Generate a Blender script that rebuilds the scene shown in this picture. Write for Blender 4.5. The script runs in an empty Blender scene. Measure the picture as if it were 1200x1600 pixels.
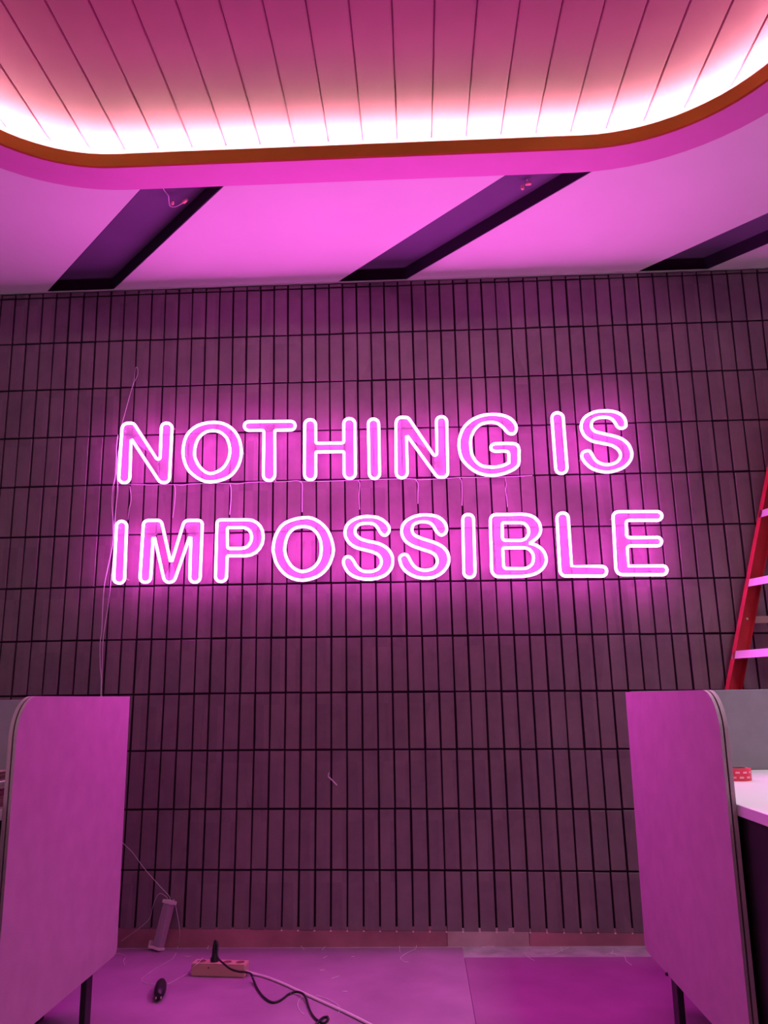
import bpy, bmesh, math, random
from mathutils import Vector, Matrix
from mathutils.geometry import delaunay_2d_cdt
random.seed(7)
SC = bpy.context.scene
COL = SC.collection

# ------------------------------------------------------------------ camera
cam_data = bpy.data.cameras.new('camera'); cam_data.sensor_fit = 'VERTICAL'; cam_data.sensor_height = 36
cam_data.lens = 29.25; cam_data.clip_start = 0.02
camera = bpy.data.objects.new('camera', cam_data); COL.objects.link(camera)
camera.matrix_world = Matrix([[0.999031, 0.023588, 0.037152, 0.0], [0.041404, -0.217732, -0.97513, -4.110163], [-0.014913, 0.975723, -0.218498, 1.095], [0.0, 0.0, 0.0, 1.0]])
SC.camera = camera
# ------------------------------------------------------------------ world, room light, exposure
world = bpy.data.worlds.new('world'); SC.world = world; world.use_nodes = True
bg = world.node_tree.nodes['Background']; bg.inputs[0].default_value = (0.92, 0.84, 0.95, 1); bg.inputs[1].default_value = 0.085
def room_lamp(name, loc, size, power, color, tilt=0, spread=180):                    # the office's own ceiling lamps, unseen, inferred from neutral light on screens and desks
    d = bpy.data.lights.new(name, 'AREA'); d.shape = 'RECTANGLE'; d.size = size[0]; d.size_y = size[1]
    d.energy = power; d.color = color; d.spread = math.radians(spread)
    o = bpy.data.objects.new(name, d); COL.objects.link(o); o.location = loc
    o.rotation_euler = (math.radians(tilt), 0, 0)
room_lamp('room_lamp', (0.2, -7.2, 3.1), (3.5, 0.8), 10, (1.0, 0.90, 0.98), 38)
room_lamp('room_lamp', (1.85, -1.95, 3.22), (0.3, 1.2), 25, (1.0, 0.95, 1.0), 0, 105)
room_lamp('room_lamp', (-2.3, -2.5, 3.22), (0.3, 1.2), 10, (1.0, 0.93, 0.97), 0, 105)
SC.view_settings.view_transform = 'Standard'; SC.view_settings.look = 'None'
SC.view_settings.exposure = 0.0; SC.view_settings.gamma = 1.0; SC.view_settings.use_curve_mapping = False
NEON = 57.0; COVE = 240.0

# ------------------------------------------------------------------ materials
def mat(name, col, rough=0.6, metal=0.0, noise=0.0, nscale=8.0, bump=0.0, bscale=200.0, spec=0.4):
    m = bpy.data.materials.new(name); m.use_nodes = True; nt = m.node_tree; b = nt.nodes['Principled BSDF']
    b.inputs['Base Color'].default_value = (*col, 1); b.inputs['Roughness'].default_value = rough
    b.inputs['Metallic'].default_value = metal; b.inputs['Specular IOR Level'].default_value = spec
    tc = nt.nodes.new('ShaderNodeNewGeometry')
    if noise:
        n = nt.nodes.new('ShaderNodeTexNoise'); n.inputs['Scale'].default_value = nscale; n.inputs['Detail'].default_value = 4
        nt.links.new(tc.outputs['Position'], n.inputs['Vector'])
        r = nt.nodes.new('ShaderNodeMapRange'); r.inputs[1].default_value = 0.3; r.inputs[2].default_value = 0.7
        r.inputs[3].default_value = 1 - noise; r.inputs[4].default_value = 1 + noise
        nt.links.new(n.outputs['Fac'], r.inputs[0])
        v = nt.nodes.new('ShaderNodeVectorMath'); v.operation = 'SCALE'; v.inputs[0].default_value = col
        nt.links.new(r.outputs[0], v.inputs['Scale']); nt.links.new(v.outputs[0], b.inputs['Base Color'])
    if bump:
        n2 = nt.nodes.new('ShaderNodeTexNoise'); n2.inputs['Scale'].default_value = bscale; n2.inputs['Detail'].default_value = 3
        nt.links.new(tc.outputs['Position'], n2.inputs['Vector'])
        bp = nt.nodes.new('ShaderNodeBump'); bp.inputs['Strength'].default_value = bump; bp.inputs['Distance'].default_value = 0.002
        nt.links.new(n2.outputs['Fac'], bp.inputs['Height']); nt.links.new(bp.outputs[0], b.inputs['Normal'])
    return m
def emit(name, col, strength):
    m = bpy.data.materials.new(name); m.use_nodes = True; nt = m.node_tree; nt.nodes.clear()
    e = nt.nodes.new('ShaderNodeEmission'); e.inputs[0].default_value = (*col, 1); e.inputs[1].default_value = strength
    o = nt.nodes.new('ShaderNodeOutputMaterial'); nt.links.new(e.outputs[0], o.inputs[0]); return m
def acrylic():
    m = bpy.data.materials.new('clear_acrylic'); m.use_nodes = True; nt = m.node_tree; nt.nodes.clear()
    t = nt.nodes.new('ShaderNodeBsdfTransparent'); t.inputs[0].default_value = (.97, .97, .97, 1)
    d = nt.nodes.new('ShaderNodeBsdfDiffuse'); d.inputs[0].default_value = (.75, .72, .75, 1)
    g = nt.nodes.new('ShaderNodeBsdfGlossy'); g.inputs[1].default_value = .25
    m1 = nt.nodes.new('ShaderNodeMixShader'); m1.inputs[0].default_value = 0.10
    m2 = nt.nodes.new('ShaderNodeMixShader'); m2.inputs[0].default_value = 0.02
    nt.links.new(t.outputs[0], m1.inputs[1]); nt.links.new(d.outputs[0], m1.inputs[2])
    nt.links.new(m1.outputs[0], m2.inputs[1]); nt.links.new(g.outputs[0], m2.inputs[2])
    o = nt.nodes.new('ShaderNodeOutputMaterial'); nt.links.new(m2.outputs[0], o.inputs[0]); return m
def tile_material():
    m = mat('brick_tile', (.15, .11, .125), .5, bump=.2, bscale=160, spec=.95)
    nt = m.node_tree; b = nt.nodes['Principled BSDF']; g = [n for n in nt.nodes if n.type == 'NEW_GEOMETRY'][0]
    sn = nt.nodes.new('ShaderNodeVectorMath'); sn.operation = 'SNAP'; sn.inputs[1].default_value = (.0752, 50, .268)
    nt.links.new(g.outputs['Position'], sn.inputs[0])
    w = nt.nodes.new('ShaderNodeTexWhiteNoise'); nt.links.new(sn.outputs[0], w.inputs[0])
    n = nt.nodes.new('ShaderNodeTexNoise'); n.inputs['Scale'].default_value = 9; n.inputs['Detail'].default_value = 6; n.inputs['Roughness'].default_value = .65
    nt.links.new(g.outputs['Position'], n.inputs['Vector'])
    a = nt.nodes.new('ShaderNodeMath'); a.operation = 'MULTIPLY_ADD'; a.inputs[1].default_value = .30; nt.links.new(w.outputs[0], a.inputs[0]); nt.links.new(n.outputs['Fac'], a.inputs[2])
    r = nt.nodes.new('ShaderNodeValToRGB'); r.color_ramp.elements[0].position = .4; r.color_ramp.elements[1].position = .95
    r.color_ramp.elements[0].color = (.165, .090, .135, 1); r.color_ramp.elements[1].color = (.245, .150, .195, 1)
    nt.links.new(a.outputs[0], r.inputs[0]); nt.links.new(r.outputs[0], b.inputs['Base Color'])
    return m
M = dict(
    tile=tile_material(), grout=mat('dark_joint', (.04, .010, .034), .95, spec=.05),
    skirt=mat('raw_base_strip', (.45, .15, .24), .7, noise=.35, nscale=3),
    skirt_grey=mat('grey_base_strip', (.55, .32, .40), .7, noise=.2, nscale=6),
    plaster=mat('white_plaster', (.56, .68, .54), .85, noise=.04, nscale=1.6, bump=.1, bscale=30),
    slot=mat('dark_slot_paint', (.10, .075, .13), .8, noise=.06, nscale=3), slotside=mat('shaded_slot_side', (.025, .012, .035), .8),  # slot sides: the shade from facing away from the sign is in the colour
    silicone=mat('pink_silicone', (.75, .45, .65), .5),
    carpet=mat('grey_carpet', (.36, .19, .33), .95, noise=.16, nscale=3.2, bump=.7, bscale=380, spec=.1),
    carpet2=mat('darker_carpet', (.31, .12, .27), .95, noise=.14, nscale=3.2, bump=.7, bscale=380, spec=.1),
    concrete=mat('screed', (.42, .36, .40), .9, noise=.2, nscale=12, bump=.3),
    coral=mat('coral_paint', (.52, .19, .38), .55, noise=.03),
    lip=mat('white_lit_coral_lip', (.28, .072, .018), .8, noise=.08, nscale=5, spec=.05),  # coral like the band; its orange under white light is put into the colour
    plank=mat('coral_plank', (.30, .054, .128), .6, noise=.06, nscale=4, bump=.1, bscale=60, spec=.15),
    felt=mat('grey_felt', (.47, .32, .41), .95, noise=.05, nscale=14, bump=.5, bscale=500, spec=.1),
    feltd=mat('charcoal_felt', (.25, .22, .26), .95, noise=.06, nscale=14, bump=.5, bscale=500, spec=.1),
    core=mat('black_core', (.02, .015, .02), .8), black=mat('black_metal', (.018, .014, .02), .45),
    blackp=mat('black_plastic', (.02, .016, .022), .4),
    desk=mat('white_laminate', (.84, .84, .84), .35), deskedge=mat('white_edging', (.74, .68, .74), .4),
    red=mat('red_fibreglass', (.55, .03, .05), .45, noise=.12, nscale=12), alu=mat('aluminium', (.72, .66, .72), .4, metal=.3, noise=.06),
    steel=mat('galvanised_steel', (.62, .52, .45), .45, metal=.2), alud=mat('driver_case', (.50, .30, .46), .45, metal=.1),
    cream=mat('cream_plastic', (.62, .36, .30), .5), pinkp=mat('pale_plastic', (.95, .66, .80), .5), socket=mat('dark_socket', (.20, .07, .07), .6),
    wire=mat('white_wire', (.80, .72, .78), .45), whitecable=mat('white_cable', (.78, .62, .72), .45), clearwire=mat('transparent_wire', (.70, .55, .66), .35),
    tape=mat('red_tape', (.75, .04, .09), .4), tapemark=mat('pale_tape_print', (.85, .35, .45), .5), cardboard=mat('cardboard', (.30, .17, .16), .9),
    redbox=mat('dark_red_plastic', (.22, .02, .03), .5), paper=mat('white_paper', (.85, .78, .82), .8), pinkpaper=mat('pink_paper', (.80, .35, .50), .8), rosepaper=mat('deep_pink_paper', (.70, .14, .38), .7),
    copper=mat('orange_connector', (.85, .42, .34), .4),
    neon=emit('neon_pink', (1.0, .092, .84), NEON), led=emit('cove_led_white', (1.0, .93, .76), COVE), acrylic=acrylic())

# ------------------------------------------------------------------ mesh helpers
class MB:
    def __init__(s): s.v = []; s.f = []; s.mi = []
    def add(s, vs, fs, k=0):
        b = len(s.v); s.v += [tuple(v) for v in vs]; s.f += [tuple(b + i for i in f) for f in fs]; s.mi += [k] * len(fs)
    def box(s, a, b, ch=0.0, k=0, mtx=None):
        x0, y0, z0 = a; x1, y1, z1 = b
        if ch <= 0:
            vs = [(x, y, z) for x in (x0, x1) for y in (y0, y1) for z in (z0, z1)]
            fs = [(0, 1, 3, 2), (4, 6, 7, 5), (0, 4, 5, 1), (2, 3, 7, 6), (0, 2, 6, 4), (1, 5, 7, 3)]
        else:
            bm = bmesh.new(); r = bmesh.ops.create_cube(bm, size=1)
            bmesh.ops.scale(bm, vec=(x1 - x0, y1 - y0, z1 - z0), verts=bm.verts)
            bmesh.ops.translate(bm, vec=((x0 + x1) / 2, (y0 + y1) / 2, (z0 + z1) / 2), verts=bm.verts)
            bmesh.ops.bevel(bm, geom=bm.edges[:], offset=ch, segments=1, profile=.5, affect='EDGES')
            bm.verts.index_update(); vs = [v.co.copy() for v in bm.verts]; fs = [[v.index for v in f.verts] for f in bm.faces]; bm.free()
        if mtx: vs = [mtx @ Vector(v) for v in vs]
        s.add(vs, fs, k)
    def tube(s, pts, r, n=8, closed=False, k=0, up=None, flat=1.0):
        P = [Vector(p) for p in pts]; N = len(P); rings = []
        prev = None
        for i in range(N):
            a = P[i - 1] if (i > 0 or closed) else P[i]; c = P[(i + 1) % N] if (i < N - 1 or closed) else P[i]
            t = (c - a); t = t.normalized() if t.length > 1e-9 else Vector((0, 0, 1))
            if up is not None: u = Vector(up)
            else: u = prev if prev is not None else (Vector((0, 0, 1)) if abs(t.z) < .9 else Vector((0, 1, 0)))
            u = (u - t * u.dot(t)); u = u.normalized() if u.length > 1e-6 else t.orthogonal().normalized(); prev = u
            w = t.cross(u)
            rr = r[i] if isinstance(r, (list, tuple)) else r
            rings.append([P[i] + (u * math.cos(2 * math.pi * j / n) * flat + w * math.sin(2 * math.pi * j / n)) * rr for j in range(n)])
        vs = [v for q in rings for v in q]; fs = []
        for i in range(N if closed else N - 1):
            b = (i + 1) % N
            for j in range(n): fs.append((i * n + j, i * n + (j + 1) % n, b * n + (j + 1) % n, b * n + j))
        if not closed: fs += [tuple(range(n))[::-1], tuple((N - 1) * n + j for j in range(n))]
        s.add(vs, fs, k)
    def prism(s, poly, axis, a, b, k=0, holes=()):
        # poly: 2-D loops in the plane across `axis`
        def P3(p, h):
            return {'x': (h, p[0], p[1]), 'y': (p[0], h, p[1]), 'z': (p[0], p[1], h)}[axis]
        loops = [list(poly)] + [list(h) for h in holes]
        flatp = [p for L in loops for p in L]; n = len(flatp); ed = []; o = 0
        for L in loops:
            ed += [(o + i, o + (i + 1) % len(L)) for i in range(len(L))]; o += len(L)
        def inside(x, y):
            c = False
            for L in loops:
                for i in range(len(L)):
                    a_, b_ = L[i - 1], L[i]
                    if (a_[1] > y) != (b_[1] > y) and x < (b_[0] - a_[0]) * (y - a_[1]) / (b_[1] - a_[1]) + a_[0]: c = not c
            return c
        vv, _, ff, ov, _, _ = delaunay_2d_cdt([Vector((p[0], p[1])) for p in flatp], ed, [], 0, 1e-7)
        tri = []
        for f in ff:
            cx_ = sum(vv[i][0] for i in f) / len(f); cy_ = sum(vv[i][1] for i in f) / len(f)
            if inside(cx_, cy_) and all(ov[i] for i in f): tri.append([ov[i][0] for i in f])
        vs = [P3(p, a) for p in flatp] + [P3(p, b) for p in flatp]
        fs = [tuple(t) for t in tri] + [tuple(i + n for i in t)[::-1] for t in tri]
        o = 0
        for L in loops:
            m = len(L)
            for i in range(m): j = (i + 1) % m; fs.append((o + i, o + j, n + o + j, n + o + i))
            o += m
        s.add(vs, fs, k)
    def obj(s, name, mats, parent=None, smooth=False):
        me = bpy.data.meshes.new(name); me.from_pydata(s.v, [], s.f)
        for m in (mats if isinstance(mats, (list, tuple)) else [mats]): me.materials.append(m)
        me.polygons.foreach_set('material_index', s.mi)
        bm = bmesh.new(); bm.from_mesh(me); bmesh.ops.recalc_face_normals(bm, faces=bm.faces); bm.to_mesh(me); bm.free()
        if smooth:
            me.polygons.foreach_set('use_smooth', [True] * len(me.polygons))
            me.set_sharp_from_angle(angle=math.radians(40))
        o = bpy.data.objects.new(name, me); COL.objects.link(o)
        if parent is not None: o.parent = parent; o.matrix_parent_inverse = parent.matrix_world.inverted()
        return o
def tag(o, label, cat, group=None):
    o['label'] = label; o['category'] = cat
    if group: o['group'] = group
    return o
def thing(name, label, cat, loc=(0, 0, 0), group=None):
    o = bpy.data.objects.new(name, None); COL.objects.link(o); o.location = loc; o.empty_display_size = .05
    o.matrix_world = Matrix.Translation(loc)
    return tag(o, label, cat, group)
def struct(o): o['kind'] = 'structure'; return o
def box(name, a, b, m, parent=None, ch=0.0, mtx=None):
    q = MB(); q.box(a, b, ch, mtx=mtx); return q.obj(name, m, parent)
def cr(pts, n=5):                                                  # smooth curve through points
    P = [Vector(p) for p in pts]; P = [P[0] * 2 - P[1]] + P + [P[-1] * 2 - P[-2]]; o = []
    for k in range(1, len(P) - 2):
        p0, p1, p2, p3 = P[k - 1:k + 3]
        for i in range(n):
            t = i / n
            o.append(.5 * ((2 * p1) + (p2 - p0) * t + (2 * p0 - 5 * p1 + 4 * p2 - p3) * t * t + (3 * p1 - p0 - 3 * p2 + p3) * t ** 3))
    o.append(P[-2]); return o
def cable(name, pts, r, m, label=None, cat='cable', group=None, parent=None, n=6, sub=5):
    q = MB(); q.tube(cr(pts, sub), r, n); o = q.obj(name, m, parent, smooth=True)
    if label: tag(o, label, cat, group)
    return o

# ------------------------------------------------------------------ floor
floor = struct(box('floor', (-4.2, -8.0, -.12), (4.2, .06, -.006), M['concrete']))
EX = 0.1674
SY = -0.1848
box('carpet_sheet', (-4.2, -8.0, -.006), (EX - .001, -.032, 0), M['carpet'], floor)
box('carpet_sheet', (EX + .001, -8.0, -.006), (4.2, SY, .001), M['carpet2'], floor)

# ------------------------------------------------------------------ back wall of stack-bonded brick slips
wall = struct(box('wall_back', (-3.6, .012, -.12), (3.6, .20, 3.44), M['grout']))
CX = [-0.2039, 2.003524, 0.007296, 0.012407, 0.013456, -0.004688, 0.0354, -0.004305, 0.014859, -0.00196]
CZ = [1.65834, -0.011967, -1.59925, -0.006042, -0.012191, -0.000858, 0.001708, -0.005563, 0.002375, -0.008711]
def node(i, j):
    ii = min(max(i, 0), 54); u = (ii - 27) / 27; v = (j - 6) / 6
    b = (1, u, v, u * u, u * v, v * v, u ** 3, u * u * v, u * v * v, v ** 3)
    return sum(p * q for p, q in zip(b, CX)) + (i - ii) * .0765, sum(p * q for p, q in zip(b, CZ))
GAP = .0088
def bottom_z(x): return .0635 - .0125 * (x + .3)
def tile_verts(i, j):
    ja, jb = (j, j + 1)
    (xa, za), (xb, zb) = node(i, max(ja, 0)), node(i + 1, max(ja, 0)); (xc, zc), (xd, zd) = node(i, min(jb, 12)), node(i + 1, min(jb, 12))
    if j < 0: za = zb = 3.2915 + random.uniform(-.0025, .0025); xa, xb = node(i, 0)[0], node(i + 1, 0)[0]; (xc, zc), (xd, zd) = node(i, 0), node(i + 1, 0)
    if j == 11: zc, zd = bottom_z(xc) - GAP / 2, bottom_z(xd) - GAP / 2
    g = GAP / 2; s = [random.uniform(-.0011, .0011) for _ in range(6)]
    y = random.uniform(-.0012, .0012); t1 = random.uniform(-.0008, .0008); t2 = random.uniform(-.0008, .0008)
    c = .0016
    quad = [(xa + g + s[0], za - g + s[1]), (xb - g + s[2], zb - g + s[1]), (xd - g + s[2] + s[4], zd + g + s[3]), (xc + g + s[0] + s[4], zc + g + s[3])]
    back = [(p[0], .013, p[1]) for p in quad]
    mid = [(p[0], y + c, p[1]) for p in quad]
    ins = [(1, -1), (-1, -1), (-1, 1), (1, 1)]
    yy = [y + t1, y + t1 + t2, y + t2, y]
    fr = [(p[0] + a * c, yy[k] , p[1] + b * c) for k, (p, (a, b)) in enumerate(zip(quad, ins))]
    vs = back + mid + fr
    fs = [(8, 9, 10, 11)[::-1]]
    for k in range(4):
        n = (k + 1) % 4
        fs += [(k, n, n + 4, k + 4), (k + 4, n + 4, n + 8, k + 8)]
    return vs, fs
single = set()
for j, i0, i1 in ((11, 11, 43), (10, 11, 43), (9, 11, 43), (8, 11, 43), (7, 2, 52), (6, 2, 52), (5, 2, 53), (4, 30, 50)):
    for i in range(i0, i1): single.add((i, j))
rest = MB(); count = 0
for j in range(-1, 12):
    for i in range(-18, 73):
        vs, fs = tile_verts(i, j)
        if (i, j) in single and count < 300:
            q = MB(); q.add(vs, fs); q.obj('brick_tile', M['tile'], wall); count += 1
        else: rest.add(vs, fs)
o = rest.obj('brick_tiles', M['tile'], wall); o['kind'] = 'stuff'
# pale plastic spacers left in the bottom ends of the joints
for i in range(21, 44):
    xj = node(i, 12)[0]; zj = bottom_z(xj)
    q = MB(); q.box((xj - .0035, -.0012, zj - .0058), (xj + .0035, .004, zj - .0005), .0006); q.obj('tile_spacer', M['wire'], wall)
# strip under the tiles
base = struct(box('baseboard_back', (-3.6, .002, -.01), (.10, .012, .078), M['skirt']))
q = MB(); q.box((.102, .001, -.01), (.47, .012, .070)); q.obj('patch_strip', M['skirt_grey'], base)
q = MB(); q.box((.472, .002, -.01), (3.6, .012, .066)); q.obj('patch_strip', M['skirt'], base)

# ------------------------------------------------------------------ ceiling: white plaster bands between dark diagonal slots
ZC = 3.300
D = Vector((.79, -.865)).normalized(); PITCH = 1.607; SW = .372
sx = [-2.005 - PITCH * k for k in range(0, 3)][::-1] + [-.404 + PITCH * k for k in range(0, 6)]
ceiling = struct(box('ceiling', (-8, -8.0, 3.385), (9, .0, 3.52), M['plaster']))
L = 8.2 / -D.y
def band(x0, x1, z0, z1, name, m):
    q = MB(); a = Vector((x0, 0.02)) ; b = Vector((x1, 0.02)); o = D * L
    q.prism([a, b, b + o, a + o], 'z', z0, z1); return q.obj(name, m, ceiling)
for k in range(len(sx) - 1):
    band(sx[k] + SW, sx[k + 1], ZC, 3.384, 'plaster_band', M['plaster'])
for k in range(len(sx)):
    band(sx[k] - .0, sx[k] + SW, 3.372, 3.384, 'slot_panel', M['slot'])
    band(sx[k], sx[k] + .006, ZC + .002, 3.372, 'slot_side', M['slotside'])
    band(sx[k] + SW - .006, sx[k] + SW, ZC + .002, 3.372, 'slot_side', M['slotside'])
trim = struct(box('trim_1', (-3.6, -.003, 3.2935), (3.6, .012, 3.2995), M['plaster']))

# ------------------------------------------------------------------ cove light: coral ring with a white strip, plank soffit inside
def outline(off):                                                  # rounded rectangle, far side toward the sign
    x0, x1, y0, y1 = -1.77 + off, 1.45 - off, -6.0 + off, -1.18 - off
    rl, rr = max(.65 - off, .05), max(.79 - off, .05); P = []
    for cx, cy, r, a0 in ((x0 + rl, y1 - rl, rl, 180), (x1 - rr, y1 - rr, rr, 90), (x1 - rr, y0 + rr, rr, 0), (x0 + rl, y0 + rl, rl, -90)):
        for s in range(19):
            a = math.radians(a0 - 90 * s / 18); P.append((cx + r * math.cos(a), cy + r * math.sin(a)))
    return P
cove = thing('cove_light', 'long rounded coral ceiling cove with glowing white light and plank soffit', 'ceiling light', (-.15, -3.5, 3.1))
BW = .150
def ring(name, o1, o2, z0, z1, m):
    A, B = outline(o1), outline(o2); n = len(A); vs = [(*p, z0) for p in A] + [(*p, z0) for p in B] + [(*p, z1) for p in A] + [(*p, z1) for p in B]; fs = []
    for i in range(n):
        j = (i + 1) % n
        fs += [(i, j, n + j, n + i), (2 * n + i, 3 * n + i, 3 * n + j, 2 * n + j), (i, 2 * n + i, 2 * n + j, j), (n + i, n + j, 3 * n + j, 3 * n + i)]
    q = MB(); q.add(vs, fs); return q.obj(name, m, cove, smooth=True)
ring('soffit_band', .0, BW, 3.100, 3.112, M['coral'])
ring('outer_fascia', .0, .012, 3.112, 3.298, M['coral'])
e = ring('inner_lip', BW - .004, BW + .008, 3.096, 3.150, M['lip']); e['label'] = 'coral inner lip edge, white light painted in as orange-red'
e = ring('led_strip', .052, .064, 3.204, 3.209, M['led']); e['label'] = 'glowing white light strip'
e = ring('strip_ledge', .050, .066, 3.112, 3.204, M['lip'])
PLX = [-1.1326, 0.1371]
pw = PLX[1]
x = PLX[0] - pw * 6
OUT = outline(.014)
def far_y(xx):
    best = None; n = len(OUT)
    for i in range(n):
        a, b = OUT[i], OUT[(i + 1) % n]
        if (a[0] - xx) * (b[0] - xx) <= 0 and a[0] != b[0]:
            yv = a[1] + (b[1] - a[1]) * (xx - a[0]) / (b[0] - a[0])
            best = yv if best is None else max(best, yv)
    return best
while x < 1.43:
    a, b = max(x + .001, -1.755), min(x + pw - .001, 1.435)
    if b - a > .01:
        ya, yb = far_y(a + 1e-4), far_y(b - 1e-4)
        if ya is None: ya = yb
        if yb is None: yb = ya
        xs = [a + (b - a) * k / 4 for k in range(5)]; fy = [far_y(min(max(t, -1.7549), 1.4349)) or ya for t in xs]
        poly = [(a, -5.2)] + [(t, yv) for t, yv in zip(xs, fy)] + [(b, -5.2)]
        q = MB(); q.prism(poly, 'z', 3.272, 3.292)
        q.prism([(a + .003, -5.2), (a + .003, min(fy[0], fy[1]) - .004), (b - .003, min(fy[-1], fy[-2]) - .004), (b - .003, -5.2)], 'z', 3.268, 3.2721)
        q.obj('plank', M['plank'], cove)
    x += pw
q = MB(); q.prism(outline(.014), 'z', 3.2925, 3.297); q.obj('plank_backing', M['lip'], cove)

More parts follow.
